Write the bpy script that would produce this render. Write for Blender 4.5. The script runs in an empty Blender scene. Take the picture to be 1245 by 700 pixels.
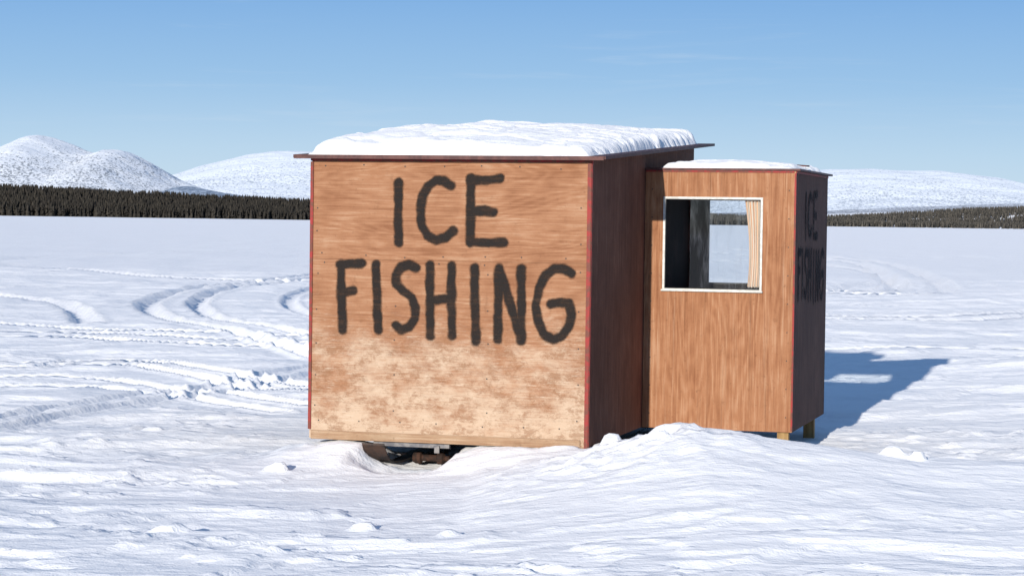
import bpy, math, numpy as np
from mathutils import Matrix, Vector
scn=bpy.context.scene
coll=scn.collection
scn.view_settings.view_transform='Standard'
scn.view_settings.look='None'
scn.view_settings.exposure=0
rng=np.random.RandomState(7)

# ------------------------------------------------------------ noise
_p=rng.permutation(512); _ang=rng.rand(512)*2*np.pi
_gx=np.cos(_ang); _gy=np.sin(_ang)
def pn(x,y,s=0):
    x=np.asarray(x,dtype=np.float64)+s*17.31; y=np.asarray(y,dtype=np.float64)+s*9.77
    xi=np.floor(x).astype(np.int64); yi=np.floor(y).astype(np.int64)
    xf=x-xi; yf=y-yi
    def g(a,b,fx,fy):
        h=_p[(_p[(xi+a)&511]+yi+b)&511]
        return _gx[h]*fx+_gy[h]*fy
    u=xf*xf*xf*(xf*(xf*6-15)+10); v=yf*yf*yf*(yf*(yf*6-15)+10)
    n00=g(0,0,xf,yf); n10=g(1,0,xf-1,yf); n01=g(0,1,xf,yf-1); n11=g(1,1,xf-1,yf-1)
    return ((n00*(1-u)+n10*u)*(1-v)+(n01*(1-u)+n11*u)*v)*1.5
def fbm(x,y,o=4,s=0,g=.5):
    t=0;a=1
    for i in range(o):
        t=t+a*pn(x*2**i,y*2**i,s+i); a*=g
    return t
def sst(a,b,x):
    t=np.clip((x-a)/(b-a),0,1); return t*t*(3-2*t)

# ------------------------------------------------------------ nodes
class NT:
    def __init__(s,tree): s.t=tree; tree.nodes.clear()
    def n(s,ty,ins=None,**kw):
        nd=s.t.nodes.new(ty)
        for k,v in kw.items(): setattr(nd,k,v)
        for k,v in (ins or {}).items():
            sock=nd.inputs[k]
            if isinstance(v,bpy.types.NodeSocket): s.t.links.new(v,sock)
            else: sock.default_value=v
        return nd
    def math(s,op,a,b=0.0,clamp=False):
        nd=s.n('ShaderNodeMath',{0:a,1:b},operation=op,use_clamp=clamp); return nd.outputs[0]
    def mix(s,f,a,b,bt='MIX'):
        nd=s.t.nodes.new('ShaderNodeMix'); nd.data_type='RGBA'; nd.blend_type=bt
        for i,v in ((0,f),(6,a),(7,b)):
            if isinstance(v,bpy.types.NodeSocket): s.t.links.new(v,nd.inputs[i])
            else: nd.inputs[i].default_value=v if i==0 else (tuple(v)+(1,))[:4]
        return nd.outputs[2]
    def mr(s,v,a,b,c=0.,d=1.,smooth=True):
        nd=s.n('ShaderNodeMapRange',{0:v,1:a,2:b,3:c,4:d},interpolation_type='SMOOTHSTEP' if smooth else 'LINEAR'); return nd.outputs[0]
    def noise(s,vec,scale,detail=4,rough=.5,dist=0.):
        return s.n('ShaderNodeTexNoise',{'Vector':vec,'Scale':scale,'Detail':detail,'Roughness':rough,'Distortion':dist}).outputs[0]
    def mapv(s,vec,sc,loc=(0,0,0)):
        return s.n('ShaderNodeMapping',{'Vector':vec,'Scale':sc,'Location':loc}).outputs[0]
def newmat(name):
    m=bpy.data.materials.new(name); m.use_nodes=True
    return m,NT(m.node_tree)
def finish(nt,color,rough=.7,spec=.3,bump=None,dist=.002,strength=1.,metal=0.,dr=0.):
    ins={'Base Color':color if isinstance(color,bpy.types.NodeSocket) else (tuple(color)+(1,))[:4],'Roughness':rough,'Specular IOR Level':spec,'Metallic':metal}
    if bump is not None:
        b=nt.n('ShaderNodeBump',{'Height':bump,'Distance':dist,'Strength':strength})
        ins['Normal']=b.outputs[0]
    p=nt.n('ShaderNodeBsdfPrincipled',ins)
    if dr and 'Diffuse Roughness' in p.inputs: p.inputs['Diffuse Roughness'].default_value=dr
    nt.n('ShaderNodeOutputMaterial',{0:p.outputs[0]})
    return p

# snow
DR=.27
def snow_mat(name,far=False):
    m,nt=newmat(name)
    co=nt.n('ShaderNodeTexCoord').outputs['Object']
    a=nt.noise(nt.mapv(co,(.8,1.2,1)),10,5,.68)
    b=nt.noise(co,70,1,.6)
    h=nt.math('ADD',nt.math('MULTIPLY',a,.70 if far else .75),nt.math('MULTIPLY',b,.14))
    if far:
        d=nt.noise(nt.mapv(co,(.45,1,1)),.5,6,.68)
        h=nt.math('ADD',h,nt.math('MULTIPLY',d,4.4))
    finish(nt,(.90,.90,.902),.65,.2,h,.030,.72,dr=DR)
    return m
M_snow=snow_mat('snow_surface',True)
M_cap=snow_mat('snow_cap_surface')

def wood(name,dark,mid,light,axis,weather=0.,contrast=1.,stain=0.,streak=0.):
    m,nt=newmat(name)
    co=nt.n('ShaderNodeTexCoord').outputs['Object']
    def st(al,ac):
        return (al,ac,ac) if axis=='x' else (ac,ac,al)
    fine=nt.noise(nt.mapv(co,st(3.,110)),1,5,.75)
    med=nt.noise(nt.mapv(co,st(.8,20),(1,2,3)),1,6,.66,.15)
    cat=nt.noise(nt.mapv(co,st(.4,2.4),(5,1,7)),1,3,.45,.2)
    rings=nt.math('SINE',nt.math('MULTIPLY',cat,150.))
    rings=nt.math('MULTIPLY',nt.math('ADD',rings,1),.5)
    blot=nt.noise(co,1.9,7,.66,.2)
    f=nt.math('ADD',nt.math('MULTIPLY',fine,.75),nt.math('MULTIPLY',med,.45))
    f=nt.math('ADD',f,nt.math('MULTIPLY',rings,.07*contrast))
    f=nt.math('ADD',f,nt.math('MULTIPLY',blot,.62))
    f1=nt.mr(f,.74,1.03); f2=nt.mr(f,.96,1.18)
    col=nt.mix(f1,dark,mid); col=nt.mix(f2,col,light)
    if streak>0:
        s1=nt.noise(nt.mapv(co,st(.8,34),(3,3,1)),1,6,.75)
        col=nt.mix(nt.mr(s1,.55,.70,0,streak),col,(.48,.32,.21))
        s2=nt.noise(nt.mapv(co,st(1.1,45),(8,3,6)),1,6,.75)
        col=nt.mix(nt.mr(s2,.54,.68,0,streak),col,tuple(c*.6 for c in dark))
    if weather>0:
        z=nt.n('ShaderNodeSeparateXYZ',{0:co}).outputs[2]
        wn=nt.noise(nt.mapv(co,(1.6,1.6,2.6),(9,0,2)),1.3,8,.72,.2)
        wf_=nt.noise(nt.mapv(co,(4,4,90),(1,0,2)),1.,5,.75)
        g=nt.math('ADD',nt.math('MULTIPLY',nt.mr(z,1.5,.2,smooth=False),.52),nt.math('MULTIPLY',wn,.95))
        g=nt.math('ADD',g,nt.math('MULTIPLY',wf_,.45))
        wf=nt.mr(g,.86,1.20,0,weather)
        col=nt.mix(wf,col,(.55,.42,.30))
        dz=nt.mr(z,1.35,.8)
        ds=nt.noise(nt.mapv(co,(4,4,6.5),(2,0,4)),1.5,8,.82,.1)
        df=nt.math('MULTIPLY',nt.mr(ds,.48,.60,0,.62),dz)
        col=nt.mix(df,col,(.24,.115,.055))
        bt=nt.noise(nt.mapv(co,(2.4,2.4,3.4),(12,0,4)),1.,8,.75,.1)
        col=nt.mix(nt.mr(bt,.52,.66,0,.45),col,(.27,.115,.052))
        pt=nt.noise(nt.mapv(co,(4,4,44),(7,0,4)),2.,8,.82)
        col=nt.mix(nt.math('MULTIPLY',nt.mr(pt,.55,.64,0,.6),dz),col,(.64,.54,.42))
        pd=nt.noise(nt.mapv(co,(4,4,50),(17,0,9)),2.,8,.82)
        col=nt.mix(nt.mr(pd,.56,.66,0,.45),col,(.17,.08,.042))
    sp=nt.noise(co,30,5,.75)
    col=nt.mix(nt.mr(sp,.58,.72,0,.5),col,tuple(c*.5 for c in dark))
    sp2=nt.noise(nt.mapv(co,(1,1,1),(4,4,4)),7,6,.76)
    col=nt.mix(nt.mr(sp2,.57,.72,0,.35+stain),col,tuple(c*.5 for c in dark))
    h=nt.math('ADD',fine,nt.math('MULTIPLY',rings,.15))
    finish(nt,col,.75,.15,h,.003,.9)
    return m
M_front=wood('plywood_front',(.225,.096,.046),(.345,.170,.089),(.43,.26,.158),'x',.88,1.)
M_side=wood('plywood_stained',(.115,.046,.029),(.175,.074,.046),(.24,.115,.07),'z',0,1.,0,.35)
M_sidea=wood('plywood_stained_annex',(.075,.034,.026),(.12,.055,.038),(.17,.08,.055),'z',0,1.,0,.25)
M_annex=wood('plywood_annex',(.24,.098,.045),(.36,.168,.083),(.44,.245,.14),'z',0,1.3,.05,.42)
M_board=wood('board_pale',(.28,.16,.09),(.40,.27,.17),(.50,.38,.27),'x',0,.4)
M_post=wood('post_wood',(.24,.14,.055),(.38,.25,.11),(.48,.35,.18),'z',0,.4)
M_inside=wood('inside_wood_dimmed',(.012,.011,.010),(.022,.019,.017),(.034,.029,.025),'z',0,.5)  # near-black wood: the dimness of the interior is put into its colour

def simple(name,c1,c2,scale=8,rough=.6,metal=0.,th=(.4,.6),bd=.001):
    m,nt=newmat(name)
    co=nt.n('ShaderNodeTexCoord').outputs['Object']
    n=nt.noise(co,scale,6,.65)
    finish(nt,nt.mix(nt.mr(n,*th),c1,c2),rough,.3,n,bd,.6,metal)
    return m
M_red=simple('red_paint',(.30,.025,.022),(.15,.045,.028),18)
M_roof=simple('roof_edge',(.07,.028,.026),(.12,.048,.04),12)
M_white=simple('white_frame',(.66,.65,.60),(.50,.49,.45),24,.45)
M_steel=simple('steel',(.10,.10,.11),(.18,.17,.165),14,.5,.6)
M_rust=simple('rust',(.06,.028,.018),(.025,.015,.012),22,.85)
M_ski=simple('ski_surface',(.06,.035,.025),(.025,.02,.018),12,.6)
M_dark=simple('dark_gasket',(.03,.03,.03),(.05,.045,.04),10)

m,nt=newmat('window_glass')
fr=nt.n('ShaderNodeFresnel',{'IOR':1.5}).outputs[0]
tr=nt.n('ShaderNodeBsdfTransparent',{0:(.90,.93,.94,1)})
co=nt.n('ShaderNodeTexCoord').outputs['Object']
sm=nt.noise(nt.mapv(co,(16,16,3.)),1,6,.7)
gl=nt.n('ShaderNodeBsdfGlossy',{'Color':(1,1,1,1),'Roughness':.02})
mx=nt.n('ShaderNodeMixShader',{0:nt.math('ADD',nt.math('MULTIPLY',fr,.8),nt.mr(sm,.46,.72,.0,.11)),1:tr.outputs[0],2:gl.outputs[0]})
nt.n('ShaderNodeOutputMaterial',{0:mx.outputs[0]}); M_glass=m

m,nt=newmat('curtain_cloth')
co=nt.n('ShaderNodeTexCoord').outputs['UV']
sx=nt.n('ShaderNodeSeparateXYZ',{0:co}); u=sx.outputs[0]
w=nt.math('SINE',nt.math('MULTIPLY',u,30.))
c=nt.mix(nt.mr(w,.45,.95),(.84,.72,.60),(.78,.42,.21))
df=nt.n('ShaderNodeBsdfDiffuse',{0:c}); tl=nt.n('ShaderNodeBsdfTranslucent',{0:c})
mx=nt.n('ShaderNodeMixShader',{0:.2,1:df.outputs[0],2:tl.outputs[0]})
nt.n('ShaderNodeOutputMaterial',{0:mx.outputs[0]}); M_curt=m

def spray(name,colr,mul,lo=.74):
    m,nt=newmat(name)
    at=nt.n('ShaderNodeAttribute',attribute_name='paint').outputs['Fac']
    co=nt.n('ShaderNodeTexCoord').outputs['Object']
    n=nt.noise(co,110,3,.75); n2=nt.noise(co,9,4,.6)
    n3=nt.noise(nt.mapv(co,(4,70,70)),1,4,.65)
    e=nt.math('ADD',at,nt.math('MULTIPLY',nt.math('SUBTRACT',n,.5),.55))
    a=nt.mr(e,.02,.85)
    a=nt.math('MULTIPLY',a,nt.mr(at,0.0,.2))
    a=nt.math('MULTIPLY',a,nt.mr(nt.math('ADD',n2,nt.math('MULTIPLY',n3,.8)),.66,1.02,mul*lo,mul))
    p=nt.n('ShaderNodeBsdfPrincipled',{'Base Color':colr+(1,),'Roughness':.8,'Specular IOR Level':.08})
    t=nt.n('ShaderNodeBsdfTransparent')
    mx=nt.n('ShaderNodeMixShader',{0:a,1:t.outputs[0],2:p.outputs[0]})
    nt.n('ShaderNodeOutputMaterial',{0:mx.outputs[0]}); return m
M_spray=spray('sprayed_black_paint',(.024,.020,.018),.97)
M_spray2=spray('faded_black_paint',(.012,.011,.013),.7)

# ------------------------------------------------------------ mesh helpers
def mk(name,verts,faces,mat,parent=None,label=None,smooth=False,bevel=0.):
    me=bpy.data.meshes.new(name)
    me.from_pydata([tuple(v) for v in verts],[],faces); me.update()
    if mat: me.materials.append(mat)
    ob=bpy.data.objects.new(name,me); coll.objects.link(ob)
    if smooth: me.polygons.foreach_set('use_smooth',[True]*len(me.polygons))
    if parent: ob.parent=parent
    if label: ob['label']=label
    if bevel>0:
        b=ob.modifiers.new('b','BEVEL'); b.width=bevel; b.segments=2
    return ob
def boxes(name,bl,mat,parent=None,label=None,bevel=0.):
    V=[];F=[]
    for (x0,x1,y0,y1,z0,z1) in bl:
        i=len(V)
        V+=[(x0,y0,z0),(x1,y0,z0),(x1,y1,z0),(x0,y1,z0),(x0,y0,z1),(x1,y0,z1),(x1,y1,z1),(x0,y1,z1)]
        F+=[(i,i+3,i+2,i+1),(i+4,i+5,i+6,i+7),(i,i+1,i+5,i+4),(i+1,i+2,i+6,i+5),(i+2,i+3,i+7,i+6),(i+3,i,i+4,i+7)]
    return mk(name,V,F,mat,parent,label,bevel=bevel)
def ring(name,X,Z,y0,y1,mat,parent=None,label=None):
    V=[];F=[]
    for y in (y0,y1):
        for k in range(4):
            for i in range(4): V.append((X[i],y,Z[k]))
    def id(s,k,i): return s*16+k*4+i
    for k in range(3):
        for i in range(3):
            if k==1 and i==1: continue
            F.append((id(0,k,i),id(0,k,i+1),id(0,k+1,i+1),id(0,k+1,i)))
            F.append((id(1,k,i),id(1,k+1,i),id(1,k+1,i+1),id(1,k,i+1)))
    for i in range(3):
        F.append((id(0,0,i),id(1,0,i),id(1,0,i+1),id(0,0,i+1)))
        F.append((id(0,3,i),id(0,3,i+1),id(1,3,i+1),id(1,3,i)))
        F.append((id(0,i,0),id(0,i+1,0),id(1,i+1,0),id(1,i,0)))
        F.append((id(0,i,3),id(1,i,3),id(1,i+1,3),id(0,i+1,3)))
    F+=[(id(0,1,1),id(0,1,2),id(1,1,2),id(1,1,1)),(id(0,2,1),id(1,2,1),id(1,2,2),id(0,2,2)),
        (id(0,1,1),id(1,1,1),id(1,2,1),id(0,2,1)),(id(0,1,2),id(0,2,2),id(1,2,2),id(1,1,2))]
    return mk(name,V,F,mat,parent,label)
def gridmesh(name,P,mat,kind=None,parent=None,label=None):
    ny,nx=P.shape[:2]
    me=bpy.data.meshes.new(name)
    me.vertices.add(nx*ny); me.vertices.foreach_set('co',P.reshape(-1).astype(np.float32))
    idx=np.arange(nx*ny).reshape(ny,nx)
    q=np.stack([idx[:-1,:-1],idx[:-1,1:],idx[1:,1:],idx[1:,:-1]],-1).reshape(-1)
    nf=(nx-1)*(ny-1)
    me.loops.add(nf*4); me.loops.foreach_set('vertex_index',q.astype(np.int32))
    me.polygons.add(nf); me.polygons.foreach_set('loop_start',np.arange(0,nf*4,4,dtype=np.int32))
    me.polygons.foreach_set('loop_total',np.full(nf,4,dtype=np.int32))
    me.polygons.foreach_set('use_smooth',np.ones(nf,dtype=bool))
    me.update(); me.validate()
    me.materials.append(mat)
    ob=bpy.data.objects.new(name,me); coll.objects.link(ob)
    if kind: ob['kind']=kind
    if parent: ob.parent=parent
    if label: ob['label']=label
    return ob

# ------------------------------------------------------------ terrain
def shore(X): return 1600+750*sst(-100,350,X)
mx_=[-9,-3,-.9,-.3,-.11,.2,.52,.88,1.2,1.55,1.83,2.2,2.66,3.47,5,9]
mz_=[0,.0,.0,.05,.11,.19,.27,.38,.46,.43,.39,.35,.30,.25,.18,.05]
# (points, depth, half width)
tracks=[
 ([(-5.6,95),(-6.3,71.6),(-7.7,56.5),(-7.36,46.7),(-6.25,41),(-4.75,36.8),(-2.64,30.1),(-1.5,27)],.10,.19),
 ([(-4.9,95),(-5.6,70),(-6.9,57),(-6.5,47.7),(-5.5,42),(-4.0,37.5),(-1.9,31.2)],.09,.17),
 ([(-3.6,90),(-4.0,68),(-5.0,57),(-4.7,48.5),(-3.7,43),(-2.3,38.5),(-1.0,34)],.06,.15),
 ([(-15,29.5),(-11,28.5),(-6.19,27.9),(-5.3,28.6),(-4.25,28.3),(-2.97,26),(-2.15,24.6),(0,23)],.085,.12),
 ([(-15,28.5),(-11,27.6),(-6.19,27.0),(-5.3,27.7),(-4.35,27.4),(-3.1,25.1),(-2.25,23.7),(0,22.2)],.08,.12),
 ([(-14,24),(-10,25.0),(-6.1,25.4),(-5.,25.7),(-4.1,25.2),(-3.1,23.6),(-1.9,21.8)],.06,.11),
 ([(-14,22.9),(-10,24.0),(-6.1,24.5),(-5.,24.8),(-4.2,24.4),(-3.3,22.9),(-2.1,21.1)],.055,.11),
 ([(-6,14.5),(-4.28,19.4),(-3.84,21.1),(-3.15,23.2),(-2.4,26),(-1.5,29)],.055,.12),
 ([(-6.5,15),(-4.72,19.6),(-4.25,21.4),(-3.55,23.6),(-2.85,26.3),(-1.95,29.5)],.05,.11),
 ([(-16,32),(-12,33),(-7,33.5),(-4.5,31.8),(-2,31),(2,30)],.085,.15),
 ([(-16,33.3),(-12,34.4),(-7,34.9),(-4.5,33.2),(-2,32.3),(2,31.2)],.075,.15),
 ([(-22,40),(-14,41),(-9,38),(-6,35.5),(-3,34)],.085,.17),
 ([(-24,60),(-16,56),(-11,50),(-8.5,44),(-7,38)],.09,.2),
 ([(4,60),(7.5,62),(11,66),(16,110),(15,160)],.16,.28),
 ([(4.6,57),(8.2,59.5),(12,64),(17.3,108),(16.5,160)],.14,.28),
 ([(3,42),(6,44),(10,47),(16,58),(30,80)],.11,.2),
 ([(3,40.5),(6,42.5),(10,45.4),(16.4,56),(30,77)],.10,.2),
 ([(5.5,60),(9.6,66),(13.8,90),(12,150)],.12,.28),
 ([(-14,120),(-20,90),(-12,70),(-6,64),(6,60)],.11,.28),
 ([(6.0,100),(10,110),(22,130),(40,150)],.14,.35),
 ([(2.5,30),(5,33),(8,34),(12,38)],.07,.15),
]
def spl(pts,n=8):
    P=np.array([pts[0]]+pts+[pts[-1]],float); out=[]
    for i in range(1,len(P)-2):
        for t in np.linspace(0,1,n,endpoint=False):
            a,b,c,d=P[i-1:i+3]
            out.append(.5*((2*b)+(-a+c)*t+(2*a-5*b+4*c-d)*t*t+(-a+3*b-3*c+d)*t**3))
    out.append(P[-2]); return np.array(out)
HA=math.atan2(.262,.965)
def gh(X,Y,detail=True):
    X=np.asarray(X,float);Y=np.asarray(Y,float)
    z=np.zeros(np.broadcast(X,Y).shape)
    R=np.sqrt(X*X+Y*Y)
    hutd=np.exp(-(((X-.2)/2.6)**2+((Y-18.3)/2.6)**2))
    calm=1-.85*hutd
    far=1/(1+(R/260)**2)
    # track grooves first: they also calm the crust around them
    zt_=np.zeros_like(z); tm=np.zeros_like(z)
    for pts,dep,hw in tracks:
        P=spl(pts)
        x0,y0=P.min(0)-1.5; x1,y1=P.max(0)+1.5
        mk_=(X>x0)&(X<x1)&(Y>y0)&(Y<y1)
        if not mk_.any(): continue
        xs=X[mk_];ys=Y[mk_]; d=np.full(xs.shape,9.)
        for a,b in zip(P[:-1],P[1:]):
            ab=b-a; t=np.clip(((xs-a[0])*ab[0]+(ys-a[1])*ab[1])/(ab@ab+1e-9),0,1)
            d=np.minimum(d,np.hypot(xs-a[0]-t*ab[0],ys-a[1]-t*ab[1]))
        brk=.85+.2*sst(-.3,.3,pn(xs*.5,ys*.3,95))
        zt_[mk_]+=brk*(-dep*np.exp(-(d/hw)**4)+dep*.55*np.exp(-((d-hw*1.4)/(.33*hw))**2))
        tm[mk_]=np.maximum(tm[mk_],np.exp(-(d/(hw*3))**2))
    calm=calm*(1-.75*tm)
    zc=np.interp(X,mx_,mz_)
    yc=15.45+.12*pn(X*.8,X*0,70)
    s=Y-yc
    fall=np.where(s>0,np.exp(-(s/.80)**2),np.exp(-(np.abs(s)/2.3)**1.8))
    bank=np.clip(zc*fall/.2,0,1)
    calm=calm*(1-.68*bank)
    z+=.06*fbm(X*.13+3,Y*.09,3,1)*(1-.85*hutd)*sst(0,10,R)
    if detail:
        xr=X*.97+Y*.22; yr=-X*.22+Y*.97
        wx=xr+.6*pn(xr*.6,yr*.6,31); wy=yr+.42*pn(xr*.8,yr*.8,33)
        n=fbm(wx*.34,wy*.85,5,5,.46)
        ter=sst(-.03,.05,n)*.024+sst(.26,.32,n)*.018+sst(-.38,-.31,n)*.014
        patch=sst(.02,.48,fbm(X*.28,Y*.26,2,21))
        patch=np.maximum(patch,.9*np.exp(-((X+3.9)/1.5)**2-((Y-17.4)/1.8)**2))
        n2=fbm(wx*.8+9,wy*2.0,4,15,.5)
        rid=1-np.abs(fbm(wx*.5,wy*1.3,3,12,.5)); rid=np.clip(rid,0,1)**5
        z+=(ter+rid*.014)*calm*far
        z+=(sst(.0,.08,n2)*.012+.004*n2)*(.12+.88*patch)*calm*far
        cr=fbm(X*3.4,Y*4.2,4,40,.58)
        z+=(.007*cr+np.clip(cr-.45,0,.4)*.05)*patch*calm*far
        tiny=fbm(X*6,Y*7.5,3,55,.6)
        edge=np.exp(-(np.minimum(np.abs(n-.01),np.abs(n-.29))/.05)**2)
        z+=np.clip(tiny-.3,0,.4)*.032*edge*calm*far
        z+=.003*fbm(X*8,Y*12,2,60)*np.exp(-R/40)
    z+=zc*fall
    if detail:
        rough=np.exp(-((X-.75)/.8)**2)*fall*np.where(s>0,1,np.exp(-(s/1.1)**2))
        rg=1-np.abs(fbm(X*1.3+Y*.8,Y*1.8-X*.7,4,80,.55))
        z+=(np.clip(rg,0,1)**2-.5)*.075*rough
        bl=fbm(X*4.5,Y*5,3,85,.6)
        z+=(.008*bl+np.clip(bl-.25,0,.5)*.045)*rough
        lee=np.exp(-((X-2.8)/1.6)**2)*fall
        z+=.022*fbm(X*.4+Y*.3,(Y*.95-X*.3)*1.2,3,88)*lee
        for (bx,by,br,bh) in ((2.55,15.35,.10,.07),(2.72,15.3,.07,.05),(-.85,13.35,.10,.04),(-1.9,12.75,.11,.04),(-1.62,16.0,.10,.06),(-.35,12.9,.08,.03),(.95,15.2,.10,.05),(.7,15.6,.08,.05)):
            rr=np.hypot((X-bx)*1.0,(Y-by)*1.2)+.04*pn(X*12,Y*12,91)
            z+=bh*sst(br,br*.45,rr)
    def g(cx,cy,sx,sy,h): return h*np.exp(-((X-cx)/sx)**2-((Y-cy)/sy)**2)
    z+=g(-3.2,16.9,.45,.25,-.06)+g(-3.6,16.0,.9,.3,.05)+g(-3.9,17.8,.5,.25,-.05)
    z+=g(6.8,27.,2.,2.6,.22)+g(7.5,22,2.2,2.2,.12)
    z+=g(-4.5,24.5,3.,1.,-.05)
    z+=zt_
    dx=X-.55; dy=Y-16.35
    lx=dx*math.cos(HA)-dy*math.sin(HA); ly=dx*math.sin(HA)+dy*math.cos(HA)
    near=(np.abs(lx+1)<3)&(np.abs(ly)<2)
    lxw=lx+.03*pn(X*5,Y*5,78)
    pk=np.interp(lxw,[-3.0,-2.5,-2.15,-1.80,-1.68,-1.61,-1.50,-1.40,-1.12,-1.02,-.93,-.8,-.4,.1,.6],[.0,.05,.13,.165,.15,.06,-.01,-.04,-.03,.03,.13,.165,.19,.21,.1])
    fal=np.where(ly<-.12,np.exp(-((ly+.12)/.38)**2),1.)*np.where(ly>.15,np.exp(-((ly-.15)/.5)**2),1.)
    wz_=fal*near*sst(3,2.2,np.abs(lx+1))
    tgt=pk+.020*fbm(X*3,Y*3,4,77,.6)
    tgt=np.where((ly>-.03)&(lx<.02),np.minimum(tgt,.178),tgt)
    z=z*(1-wz_)+np.where(pk<.05,tgt,np.maximum(tgt,np.where(ly>-.03,-9,z)))*wz_
    under=(lx>-2.12)&(lx<.02)&(ly>-.04)&(ly<4)
    z=np.where(under,np.minimum(z,.175),z)
    d=Y-shore(X)
    riseL=np.interp(X,[-900,-560,-350,-230,0,300,400,511,800,1100],[22,18,14,10,7,5,9,18,30,34])
    z+=riseL*sst(0,260,d)
    return z
xs=[0.]
while xs[-1]<9000: xs.append(xs[-1]+max(.032,(xs[-1]-1.8)*.022))
xs=np.array(xs); xs=np.concatenate([-xs[:0:-1],xs])
ys=[9.]
while ys[-1]<14000:
    y=ys[-1]; ys.append(y+(max(.030,y*.0024) if y<75 else y*.02))
yb=[9.]
while yb[-1]>-300: yb.append(yb[-1]-max(.3,abs(9-yb[-1])*.12))
ys=np.concatenate([np.array(yb[:0:-1]),np.array(ys)])
GX,GY=np.meshgrid(xs,ys)
GZ=gh(GX,GY)
ground=gridmesh('ground',np.stack([GX,GY,GZ],-1),M_snow,'structure')
ground['label']='wind carved snow covering the frozen lake'

# ------------------------------------------------------------ hills
def hill_mat(name,snowc,treec,lo,hi,scale,dlo,dhi,amp=.6):
    m,nt=newmat(name)
    co=nt.n('ShaderNodeTexCoord').outputs['Object']
    z=nt.n('ShaderNodeSeparateXYZ',{0:co}).outputs[2]
    n=nt.noise(nt.mapv(co,(1,.5,1)),1/scale,2,.6)
    big=nt.noise(nt.mapv(co,(1,.5,1)),1/(scale*22),5,.65)
    dens=nt.mr(z,lo,hi,dlo,dhi,False)
    dens=nt.math('ADD',dens,nt.math('MULTIPLY',nt.math('SUBTRACT',big,.5),.34))
    k=nt.math('SUBTRACT',n,nt.math('SUBTRACT',1.,dens))
    f=nt.mr(k,-.03,.10,0,amp)
    col=nt.mix(f,snowc,treec)
    bn=nt.noise(co,1/(scale*20),4,.55)
    finish(nt,col,.8,.1,bn,scale*5,.5,dr=.28)
    return m
def hill(Y0,prof,depth,mat,label,noise=.07,seed=0,nx=520,ny=90):
    f=2800.
    px=np.array([p[0] for p in prof],float); hh=np.array([p[1] for p in prof],float)
    Xp=(px-622)/f*Y0; Zp=hh/f*Y0
    X=np.linspace(Xp[0],Xp[-1],nx)
    Z=np.interp(X,Xp,Zp); k=np.hanning(7); k/=k.sum(); Z=np.convolve(np.pad(Z,3,'edge'),k,'valid')
    T=np.linspace(-1,1,ny)
    XX,TT=np.meshgrid(X,T); ZZ=np.broadcast_to(Z,XX.shape)
    YY=Y0+TT*depth
    S=depth/2.2
    base=np.exp(-(TT*1.7)**2)-math.exp(-1.7**2)
    base/= (1-math.exp(-1.7**2))
    rg=fbm(XX/S+seed,YY/S,5,seed,.5)
    gul=1-np.abs(fbm(XX/S*2.2,YY/S*.8,4,seed+7))
    H=ZZ*base*(1+noise*1.5*rg*(1-base*.7))+ZZ.max()*noise*.22*fbm(XX/S*5,YY/S*5,4,seed+3)*base+ZZ*noise*.8*(np.clip(gul,0,1)**2-.6)*base*(1-base)*2-3
    return gridmesh('hill',np.stack([XX,YY,H],-1),mat,'structure',label=label)
MH1=hill_mat('hill_snow_near_hazed',(.84,.87,.90),(.10,.12,.14),40,235,7,.53,.40,.75)  # hill colours: bluish air haze is mixed into the snow and tree tones
MH2=hill_mat('hill_snow_far_hazed',(.82,.87,.92),(.24,.29,.35),60,300,9,.50,.37,.6)
MH3=hill_mat('hill_snow_wide_hazed',(.82,.87,.92),(.24,.29,.35),60,240,9,.52,.37,.6)
MH4=hill_mat('hill_forest_hazed',(.40,.47,.56),(.16,.205,.27),0,90,9,.58,.5,.9)  # blue of distant haze painted into the ridge colour
MH5=hill_mat('hill_forest_snowy',(.60,.64,.70),(.17,.18,.195),0,90,6,.57,.49,.75)
hill(7000,[(-420,8),(-250,30),(-100,55),(-20,67),(5,76),(22,88),(38,94),(50,96),(64,93),(80,87.5),(103,77),(116,74.5),(133,80.5),(148,79),(160,74),(185,61),(215,45),(260,30),(330,12),(420,2)],1500,MH1,'snowy fell with two peaks and scattered trees',.08,3)
hill(9500,[(120,4),(190,38),(215,51),(250,63),(300,76),(330,81),(355,82),(390,80),(450,66),(520,52),(600,40),(700,30),(800,38),(900,58),(1000,68),(1060,68.5)],2000,MH2,'snow covered fell beyond the forest',.05,9)
hill(9000,[(800,10),(900,50),(960,64),(1000,69),(1050,70),(1100,69),(1130,69),(1160,66),(1200,61),(1230,54),(1245,51),(1300,40),(1400,22),(1550,3)],2200,MH3,'long white fell dotted with trees',.05,15)
hill(4600,[(-300,6),(0,16),(120,18),(185,26),(210,36),(225,39),(245,36),(275,31),(310,26),(380,20),(500,12),(620,6)],700,MH4,'forested ridge tinted blue as haze',.06,21)
hill(5200,[(700,3),(860,14),(1000,19),(1060,23),(1130,27),(1200,30),(1260,33),(1400,26),(1550,6)],900,MH5,'low ridge of snowy forest',.08,27)

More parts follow.
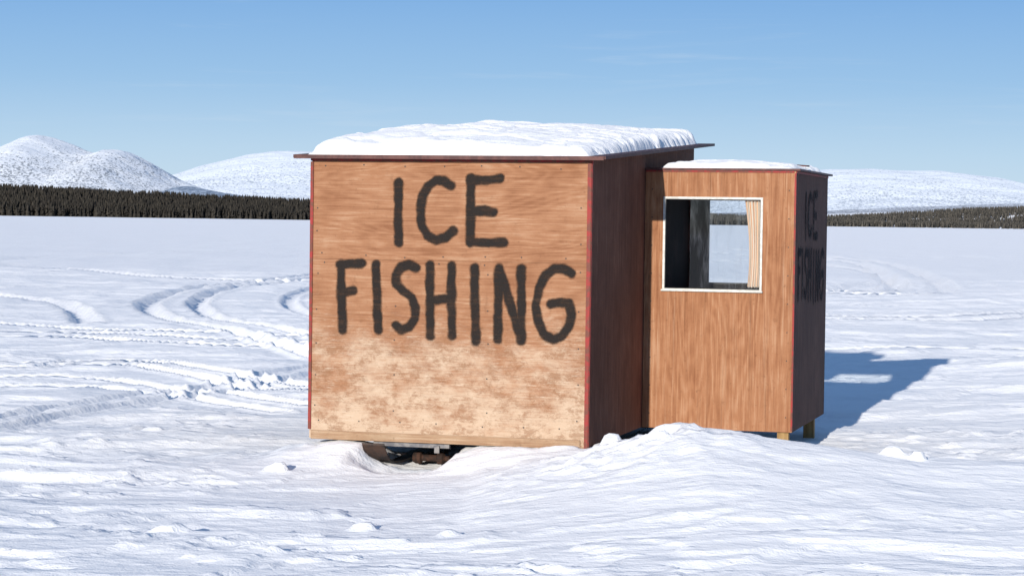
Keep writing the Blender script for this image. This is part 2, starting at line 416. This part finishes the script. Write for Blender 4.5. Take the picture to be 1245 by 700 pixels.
# ------------------------------------------------------------ forests (far-off wood)
def tree_mat(name,a,b):
    m,nt=newmat(name)
    at=nt.n('ShaderNodeAttribute',attribute_name='tint').outputs['Fac']
    finish(nt,nt.mix(at,a,b),.9,.1)
    return m
MT1=tree_mat('spruce_dark',(.028,.026,.023),(.060,.053,.043))
MT2=tree_mat('spruce_right',(.058,.056,.051),(.135,.122,.103))
def forest(name,X,Y,Hh,mat,label,seed):
    r=np.random.RandomState(seed)
    n=len(X); Z=gh(X,Y,False)
    prof=[(0.,.35),(.09,.95),(.3,.66),(.32,.85),(.52,.46),(.54,.62),(.74,.24),(.76,.36),(1.,.01)]
    sides=6; K=len(prof)
    th=np.arange(sides)*2*np.pi/sides
    V=np.zeros((n,K,sides,3))
    rad=Hh*(.14+.10*r.rand(n))
    for k,(t,rr) in enumerate(prof):
        jit=1+.5*(r.rand(n,sides)-.5)
        rot=r.rand(n,1)*6
        R=rad[:,None]*rr*jit
        V[:,k,:,0]=X[:,None]+R*np.cos(th+rot); V[:,k,:,1]=Y[:,None]+R*np.sin(th+rot)
        V[:,k,:,2]=(Z-.3)[:,None]+Hh[:,None]*(t-(.03*r.rand(n,sides) if 0<k<K-1 else 0))
    idx=np.arange(n*K*sides).reshape(n,K,sides)
    a=idx[:,:-1,:];b=np.roll(idx,-1,2)[:,:-1,:];c=np.roll(idx,-1,2)[:,1:,:];d=idx[:,1:,:]
    q=np.stack([a,b,c,d],-1).reshape(-1); nf=len(q)//4
    me=bpy.data.meshes.new(name)
    me.vertices.add(n*K*sides); me.vertices.foreach_set('co',V.reshape(-1).astype(np.float32))
    me.loops.add(nf*4); me.loops.foreach_set('vertex_index',q.astype(np.int32))
    me.polygons.add(nf); me.polygons.foreach_set('loop_start',np.arange(0,nf*4,4,dtype=np.int32)); me.polygons.foreach_set('loop_total',np.full(nf,4,dtype=np.int32))
    me.update()
    at=me.attributes.new('tint','FLOAT','POINT')
    at.data.foreach_set('value',np.repeat(r.rand(n)**1.5,K*sides).astype(np.float32))
    me.materials.append(mat)
    ob=bpy.data.objects.new(name,me); coll.objects.link(ob); ob['kind']='stuff'; ob['label']=label; ob['category']='forest'
    return ob
r=np.random.RandomState(3)
n=20000
X=r.uniform(-700,150,n); Y=shore(X)+3+260*r.rand(n)**1.1
Hh=(9.5+2.4*r.rand(n)**1.3)*(1+.10*pn(X*.02,Y*.01,5))
Hh*=np.interp(X,[-400,-230,-100],[1,.85,.7])*np.interp(Y-shore(X),[0,30],[.75,1])
forest('forest',X,Y,Hh,MT1,'dense dark spruce forest along the frozen lake shore',1)
n=20000
X=r.uniform(120,1000,n); Y=shore(X)+4+280*r.rand(n)
keep=(fbm(X*.02,Y*.015,3,8)+.6*r.rand(n)>-.15)|(Y-shore(X)<25)
X=X[keep];Y=Y[keep]
forest('forest',X,Y,(5.5+2.2*r.rand(len(X)))*np.interp(X,[300,560],[1,.85]),MT2,'thin spruce forest on a snowy rising shore',2)

# ------------------------------------------------------------ the hut
A=HA
hut=bpy.data.objects.new('fishing_hut',None); coll.objects.link(hut)
hut.location=(.55,16.35,0); hut.rotation_euler=(0,0,-A)
hut['label']='plywood ice fishing hut with window annex on snow'
hut['category']='hut'
ZB=.185; ZT=2.24; SL=.22/3.9; D=3.9
def zt(y): return ZT+SL*y
boxes('wall',[(-2.1,0,0,.03,ZB,1.4985),(-2.1,0,0,.03,1.5,ZT)],M_front,hut,'sunlit weathered orange plywood wall with lettering')
def sidewall(x0,x1,y0,y1,name,mat,lab):
    V=[(x0,y0,ZB),(x1,y0,ZB),(x1,y1,ZB),(x0,y1,ZB),(x0,y0,zt(y0)),(x1,y0,zt(y0)),(x1,y1,zt(y1)),(x0,y1,zt(y1))]
    F=[(0,3,2,1),(4,5,6,7),(0,1,5,4),(1,2,6,5),(2,3,7,6),(3,0,4,7)]
    return mk(name,V,F,mat,hut,lab)
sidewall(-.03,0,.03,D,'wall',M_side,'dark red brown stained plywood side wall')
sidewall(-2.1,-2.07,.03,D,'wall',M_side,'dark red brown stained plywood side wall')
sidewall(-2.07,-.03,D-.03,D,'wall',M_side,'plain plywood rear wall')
boxes('floor',[(-2.07,-.03,.03,D-.03,ZB+.002,ZB+.04)],M_inside,hut)
def slab(x0,x1,y0,y1,zo,th):
    return [(x0,y0,zt(y0)+zo),(x1,y0,zt(y0)+zo),(x1,y1,zt(y1)+zo),(x0,y1,zt(y1)+zo),
            (x0,y0,zt(y0)+zo+th),(x1,y0,zt(y0)+zo+th),(x1,y1,zt(y1)+zo+th),(x0,y1,zt(y1)+zo+th)]
bf=[(0,3,2,1),(4,5,6,7),(0,1,5,4),(1,2,6,5),(2,3,7,6),(3,0,4,7)]
roof=mk('roof',slab(-2.215,.125,-.09,4.22,.002,.022),bf,M_roof,hut,'thin dark sloping roof sheet')
fas=boxes('fascia',[(-2.205,.115,-.108,-.092,ZT-.010,ZT+.017)],M_roof,roof)
boxes('trim',[(-2.108,-2.086,-.012,-.002,ZB+.065,ZT-.03)],M_red,hut,'red painted corner strip')
boxes('trim',[(-.022,.006,-.012,-.002,ZB+.0,ZT-.03)],M_red,hut,'red painted corner strip')
boxes('trim',[(-2.108,.006,-.010,-.002,ZT-.024,ZT-.006)],M_red,hut,'red painted strip below the roof')
boxes('trim',[(.002,.010,0.0,.03,ZB,ZT-.01)],M_red,hut,'red painted corner strip')
boxes('base_board',[(-2.085,-.05,-.014,-.002,ZB-.006,ZB+.058)],M_board,hut,'pale bare wooden board along the bottom',.003)
V=[];F=[]
def disc(cx,cy,cz,rad,ax='y'):
    i=len(V)
    for k in range(8):
        a=k*math.pi/4
        V.append((cx+rad*math.cos(a),cy,cz+rad*math.sin(a)) if ax=='y' else (cx,cy+rad*math.cos(a),cz+rad*math.sin(a)))
    F.append(tuple(range(i,i+8)))
for z in (1.47,1.53,.32,2.18):
    for x in np.arange(-2.0,-.05,.3): disc(x+.02*rng.randn(),-.0035,z+.006*rng.randn(),.0055)
for x in (-2.05,-1.45,-.75,-.07):
    for z in np.arange(.4,2.1,.25): disc(x+.006*rng.randn(),-.0035,z+.02*rng.randn(),.0055)
for x in (.06,1.14):
    for z in np.arange(.3,2.1,.22): disc(x,1.8565,z,.005)
mk('screw_head',V,F,M_dark,hut,'small dark screw heads in the plywood')['kind']='stuff'

strokes=[
 [(485,222),(485,260),(486,296)],
 [(549,226),(540,220),(531,220),(521,227),(514,240),(512,257),(514,275),(521,287),(532,292),(543,289),(552,281)],
 [(573,217),(573,256),(574,295)],[(573,219),(592,219),(608,217)],[(573,257),(590,256),(601,258)],[(574,294),(594,295),(613,294)],
 [(415,322),(416,362),(418,403)],[(413,323),(428,322),(441,321)],[(416,357),(424,356),(431,355)],
 [(458,322),(460,362),(462,402)],
 [(508,326),(499,322),(489,325),(483,335),(484,346),(493,355),(503,362),(508,374),(507,388),(500,399),(491,402),(484,396)],
 [(525,323),(525,364),(526,408)],[(551,323),(551,364),(553,408)],[(525,365),(538,364),(551,363)],
 [(579,325),(580,368),(582,414)],
 [(608,412),(608,370),(608,326),(617,352),(627,384),(636,412),(636,368),(635,326)],
 [(695,331),(686,325),(675,325),(664,333),(656,350),(653,370),(656,390),(663,405),(674,411),(685,406),(693,394),(695,380),(692,367),(681,366),(671,368)],
]
def lettering(name,fx,fz,hw,plane,mat,label,step=.006):
    segs=[]
    for s in strokes:
        pts=[(fx(p[0],p[1]),fz(p[0],p[1])) for p in s]
        segs+=list(zip(pts[:-1],pts[1:]))
    allp=np.array([p for s in segs for p in s]); lo=allp.min(0)-.06; hi=allp.max(0)+.06
    U=np.arange(lo[0],hi[0],step); W=np.arange(lo[1],hi[1],step)
    UU,WW=np.meshgrid(U,W); d=np.full(UU.shape,9.)
    jx=UU+.006*pn(UU*14,WW*14,1); jz=WW+.006*pn(UU*14,WW*14,2)
    for a,b in segs:
        a=np.array(a);b=np.array(b);ab=b-a
        t=np.clip(((jx-a[0])*ab[0]+(jz-a[1])*ab[1])/(ab@ab),0,1)
        d=np.minimum(d,np.hypot(jx-a[0]-t*ab[0],jz-a[1]-t*ab[1]))
    hv=hw*(1+.16*pn(UU*6,WW*6,4))
    al=1-sst(0,1,(d-hv*.35)/(hv*1.45))
    ny,nx=UU.shape; idx=np.arange(nx*ny).reshape(ny,nx)
    fm=np.maximum.reduce([al[:-1,:-1],al[1:,:-1],al[:-1,1:],al[1:,1:]])>.02
    q=np.stack([idx[:-1,:-1],idx[:-1,1:],idx[1:,1:],idx[1:,:-1]],-1)[fm]
    used,inv=np.unique(q.reshape(-1),return_inverse=True); q=inv.reshape(-1,4)
    u=UU.reshape(-1)[used]; w=WW.reshape(-1)[used]
    if plane[0]=='y': V=np.stack([u,np.full_like(u,plane[1]),w],-1)
    else: V=np.stack([np.full_like(u,plane[1]),u,w],-1)
    ob=mk(name,V.tolist(),q.tolist(),mat,hut,label)
    at=ob.data.attributes.new('paint','FLOAT','POINT'); at.data.foreach_set('value',al.reshape(-1)[used].astype(np.float32))
    return ob
lettering('lettering',lambda x,y:-2.1+(x-377.5)*2.1/338.5,lambda x,y:ZT-(y-193)*(2.055/(342+(x-377)*.022)),.0285,('y',-.0035),M_spray,'black sprayed words ICE FISHING')
lettering('lettering',lambda x,y:1.86+.14+(x-405)/300*1.60,lambda x,y:2.05-(y-216)*.0044,.031,('x',1.1935),M_spray2,'faded black sprayed words ICE FISHING',.008)

AX=1.19; AY0=1.86; AY1=3.75; AT=2.21
ring('wall',(.004,.166,.921,AX),(ZB,1.283,1.987,AT),AY0,AY0+.018,M_annex,hut,'orange plywood annex wall around the window')
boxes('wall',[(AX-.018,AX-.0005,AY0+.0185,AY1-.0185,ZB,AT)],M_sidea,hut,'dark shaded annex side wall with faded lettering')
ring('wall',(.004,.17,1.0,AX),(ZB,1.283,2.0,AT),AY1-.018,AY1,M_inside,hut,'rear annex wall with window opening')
boxes('dimming_sheet',[(.003,.012,AY0+.0185,AY1-.0185,ZB+.031,AT-.002)],M_inside,hut,'dark sheet added to dim the annex inside')  # dark sheet added over the hut wall, imitates shade behind the window
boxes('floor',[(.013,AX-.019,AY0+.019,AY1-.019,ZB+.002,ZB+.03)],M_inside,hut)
boxes('roof',[(.004,AX+.035,AY0-.02,AY1+.05,AT+.002,AT+.018)],M_roof,hut,'thin dark flat roof sheet of the annex')
boxes('trim',[(.006,AX-.013,AY0-.008,AY0-.001,AT-.014,AT)],M_red,hut,'thin red painted strip on the annex')
boxes('trim',[(AX+.001,AX+.006,AY0+.002,AY1-.01,AT-.016,AT)],M_red,hut,'thin red painted strip on the annex')
boxes('trim',[(AX-.010,AX+.004,AY0-.006,AY0-.001,ZB+.01,AT-.018)],M_red,hut,'thin red painted strip on the annex')
win=ring('window',(.150,.167,.920,.937),(1.267,1.284,1.986,2.003),AY0-.010,AY0+.018,M_white,hut,'white framed window with striped curtain')
gask=ring('gasket',(.1672,.172,.915,.9198),(1.2842,1.289,1.981,1.9858),AY0-.003,AY0+.010,M_dark,win)
boxes('sill',[(.142,.945,AY0-.026,AY0-.0105,1.264,1.278)],M_white,win)
mk('pane',[(.17,AY0+.001,1.287),(.917,AY0+.001,1.287),(.917,AY0+.001,1.983),(.17,AY0+.001,1.983)],[(0,1,2,3)],M_glass,win)
nu,nv=60,30; P=np.zeros((nv,nu,3))
for j in range(nv):
    t=j/(nv-1); z=1.985-t*.68
    wd=.138*(1-.30*math.sin(math.pi*min(1,t*.75)))
    xr=.925-.004*t
    for i in range(nu):
        u=i/(nu-1)
        P[j,i]=(xr-wd*(1-u),AY0+.045+.014*math.sin(u*30+.9*t)+.006*math.sin(u*71+t*2),z+.004*math.sin(u*30))
cur=gridmesh('curtain',P,M_curt,None,win,'cream curtain with orange stripes')
uv=cur.data.uv_layers.new(name='UVMap')
li=np.zeros(len(cur.data.loops),dtype=np.int32); cur.data.loops.foreach_get('vertex_index',li)
uu=np.stack([(li%nu)/(nu-1),(li//nu)/(nv-1)],-1); uv.data.foreach_set('uv',uu.reshape(-1).astype(np.float32))
win2=ring('window',(.160,.175,.995,1.010),(1.273,1.288,1.995,2.010),AY1-.020,AY1+.012,M_dark,hut,'plain dark rear window seen through the annex')
mk('pane',[(.176,AY1-.008,1.289),(.994,AY1-.008,1.289),(.994,AY1-.008,1.994),(.176,AY1-.008,1.994)],[(0,1,2,3)],M_glass,win2)
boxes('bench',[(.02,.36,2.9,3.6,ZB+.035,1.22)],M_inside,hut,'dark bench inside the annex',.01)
for (x,y,lab) in ((1.115,1.93,None),(1.10,3.50,None),(.08,3.55,None)):
    boxes('leg',[(x-.045,x+.045,y-.035,y+.035,-.06,ZB-.002)],M_post,hut,'short wooden post under the annex',.004)
def runner(xc):
    prof=[(-.16,.165),(-.13,.125),(-.08,.08),(-.02,.045),(.08,.018),(.25,.005)]+[(y,.003) for y in np.linspace(.6,3.7,6)]
    V=[];F=[]
    for (y,z) in prof:
        V+=[(xc-.085,y,z),(xc+.085,y,z),(xc+.085,y,z+.014),(xc-.085,y,z+.014)]
    for k in range(len(prof)-1):
        a=k*4;b=a+4
        for e in range(4): F.append((a+e,a+(e+1)%4,b+(e+1)%4,b+e))
    F.append((3,2,1,0)); e=len(V)-4; F.append((e,e+1,e+2,e+3))
    return mk('runner',V,F,M_ski,hut,'upturned dark ski runner under the floor')
runner(-1.55); runner(-.42)
boxes('crossbeam',[(-1.60,-1.02,-.012,.022,ZB-.040,ZB-.009)],M_steel,hut,'grey steel channel under the front board',.003)
boxes('bracket',[(-1.13,-1.09,-.030,-.016,ZB-.075,ZB-.02)],M_steel,hut,'small steel bracket under the front board',.003)
boxes('joist',[(-2.05,-.08,.9,.96,ZB-.10,ZB-.002)],M_rust,hut)
boxes('joist',[(-2.05,-.08,2.9,2.96,ZB-.10,ZB-.002)],M_rust,hut)
V=[];F=[];seg=20
for (x,rr) in ((-1.40,.0),(-1.40,.035),(-1.38,.045),(-1.34,.045),(-1.33,.025),(-1.22,.025),(-1.21,.045),(-1.17,.045),(-1.15,.02),(-.98,.02),(-.98,0)):
    for k in range(seg):
        a=2*math.pi*k/seg; V.append((x,.34+rr*math.cos(a),.035+rr*math.sin(a)))
for s in range(10):
    for k in range(seg): F.append((s*seg+k,s*seg+(k+1)%seg,(s+1)*seg+(k+1)%seg,(s+1)*seg+k))
mk('axle',V,F,M_rust,hut,'rusty axle below the floor',False)

# ------------------------------------------------------------ snow on roofs
def cap(x0,x1,y0,y1,zf,thick,seed,label,edge=.13,fr=None):
    nx=int((x1-x0)/.014); ny=int((y1-y0)/.018)
    X=np.linspace(x0,x1,nx);Y=np.linspace(y0,y1,ny)
    XX,YY=np.meshgrid(X,Y)
    wob=.035*fbm(XX*1.3,YY*1.3,2,seed)+.030*fbm(XX*5,YY*5,4,seed+1,.6)
    d=np.minimum.reduce([XX-x0,x1-XX,(YY-y0)*1.1,(y1-YY)])
    dd=np.clip(d+wob*np.clip(d/.04,0,1)-.008,0,9)
    prof=np.clip(1-(1-np.clip(dd/edge,0,1))**2.2,0,1)**.6
    big=1+.18*fbm(XX*.9,YY*.6,3,seed+2)
    H=thick*prof*big
    if fr is not None: H*=fr(XX,YY)
    crust=fbm(XX*2.4,YY*2.4,5,seed+4,.60)
    H+=.012*crust*prof+.012*sst(.0,.08,fbm(XX*1.5,YY*2.5,4,seed+8))*prof
    Z=zf(YY)+np.where(prof>.02,np.maximum(H,0)+.0005,-.001)
    Z=np.where(d<=1e-6,zf(YY)-.001,Z)
    ob=gridmesh('snow_cap',np.stack([XX,YY,Z],-1),M_cap,None,None,label)
    ob['category']='snow'; ob.location=hut.location; ob.rotation_euler=hut.rotation_euler
    return ob
def fmain(X,Y):
    return (.52+.48*sst(-.1,1.1,Y))*(.82+.18*sst(-2.15,-1.85,X))*(1-.42*sst(-1.1,.0,X))
cap(-2.12,.0,-.078,4.08,lambda y:ZT+SL*y+.024,.178,3,'thick white snow layer on the hut roof',.12,fmain)
cap(.12,AX-.03,AY0+.02,AY1,lambda y:AT+.018+0*y,.068,13,'thin white snow layer on the annex roof',.10,lambda X,Y:(.6+.4*sst(.05,.4,X))*(1-.45*sst(.6,1.19,X))*(.7+.3*sst(1.9,2.6,Y)))
pl=boxes('plank',[(-.25,.25,-.04,.04,0,.012)],M_roof,None,'thin dark plank lying on the snowy annex roof')
pl['category']='plank'
c,s_=math.cos(-A),math.sin(-A)
lx,ly=.90,2.9
pl.location=(.55+lx*c-ly*s_,16.35+lx*s_+ly*c,AT+.073); pl.rotation_euler=(.02,.06,-A-.25)

# ------------------------------------------------------------ light
EL=math.radians(12); AZ=math.radians(16.8)
sd=Vector((-math.sin(AZ)*math.cos(EL),-math.cos(AZ)*math.cos(EL),math.sin(EL)))
sun=bpy.data.lights.new('sun','SUN'); sun.energy=5; sun.angle=math.radians(.5); sun.color=(1.,.935,.85)
so=bpy.data.objects.new('sun',sun); coll.objects.link(so); so.location=(0,0,30)
so.rotation_euler=sd.to_track_quat('Z','Y').to_euler()
w=bpy.data.worlds.new('World'); scn.world=w; w.use_nodes=True
nt=NT(w.node_tree)
sky=nt.n('ShaderNodeTexSky'); sky.sky_type='NISHITA'; sky.sun_disc=False
sky.sun_elevation=EL; sky.sun_rotation=math.pi+AZ; sky.altitude=300; sky.air_density=1.; sky.dust_density=.3; sky.ozone_density=2.
gen=nt.n('ShaderNodeTexCoord').outputs['Generated']
z=nt.n('ShaderNodeSeparateXYZ',{0:gen}).outputs[2]
rp=nt.n('ShaderNodeValToRGB',{0:nt.mr(z,-.2,1.,0,1,False)})
el=rp.color_ramp.elements
def pos(zz): return (zz+.2)/1.2
stops=[(-.02,(.58,.63,.70)),(.0,(.60,.745,.87)),(.03,(.47,.66,.855)),(.06,(.31,.53,.81)),(.10,(.195,.41,.76)),(.25,(.13,.27,.54)),(1.,(.08,.16,.34))]
el[0].position=pos(stops[0][0]); el[0].color=stops[0][1]+(1,)
el[1].position=1.; el[1].color=stops[-1][1]+(1,)
for p_,c_ in stops[1:-1]:
    e=el.new(pos(p_)); e.color=c_+(1,)
K=.13
gr=nt.n('ShaderNodeVectorMath',{0:rp.outputs[0],1:(1/K,1/K,1/K)},operation='MULTIPLY').outputs[0]
wis=nt.noise(nt.mapv(gen,(5,5,75)),1.3,6,.6,.6)
wz=nt.math('MULTIPLY',nt.mr(wis,.56,.78,0,.22),nt.mr(z,.015,.05))
mixc=nt.mix(.95,sky.outputs[0],gr)
mixc=nt.mix(wz,mixc,(.65/K,.75/K,.86/K))
bg=nt.n('ShaderNodeBackground',{0:mixc,1:K})
nt.n('ShaderNodeOutputWorld',{0:bg.outputs[0]})

# ------------------------------------------------------------ camera
cam=bpy.data.cameras.new('camera'); co=bpy.data.objects.new('camera',cam); coll.objects.link(co)
cam.sensor_width=36; cam.lens=80.96; cam.clip_end=40000; cam.clip_start=.1
co.matrix_world=Matrix.Translation((0,0,1.8))@Matrix.Rotation(math.radians(90-1.68),4,'X')@Matrix.Rotation(.0137,4,'Z')
scn.camera=co
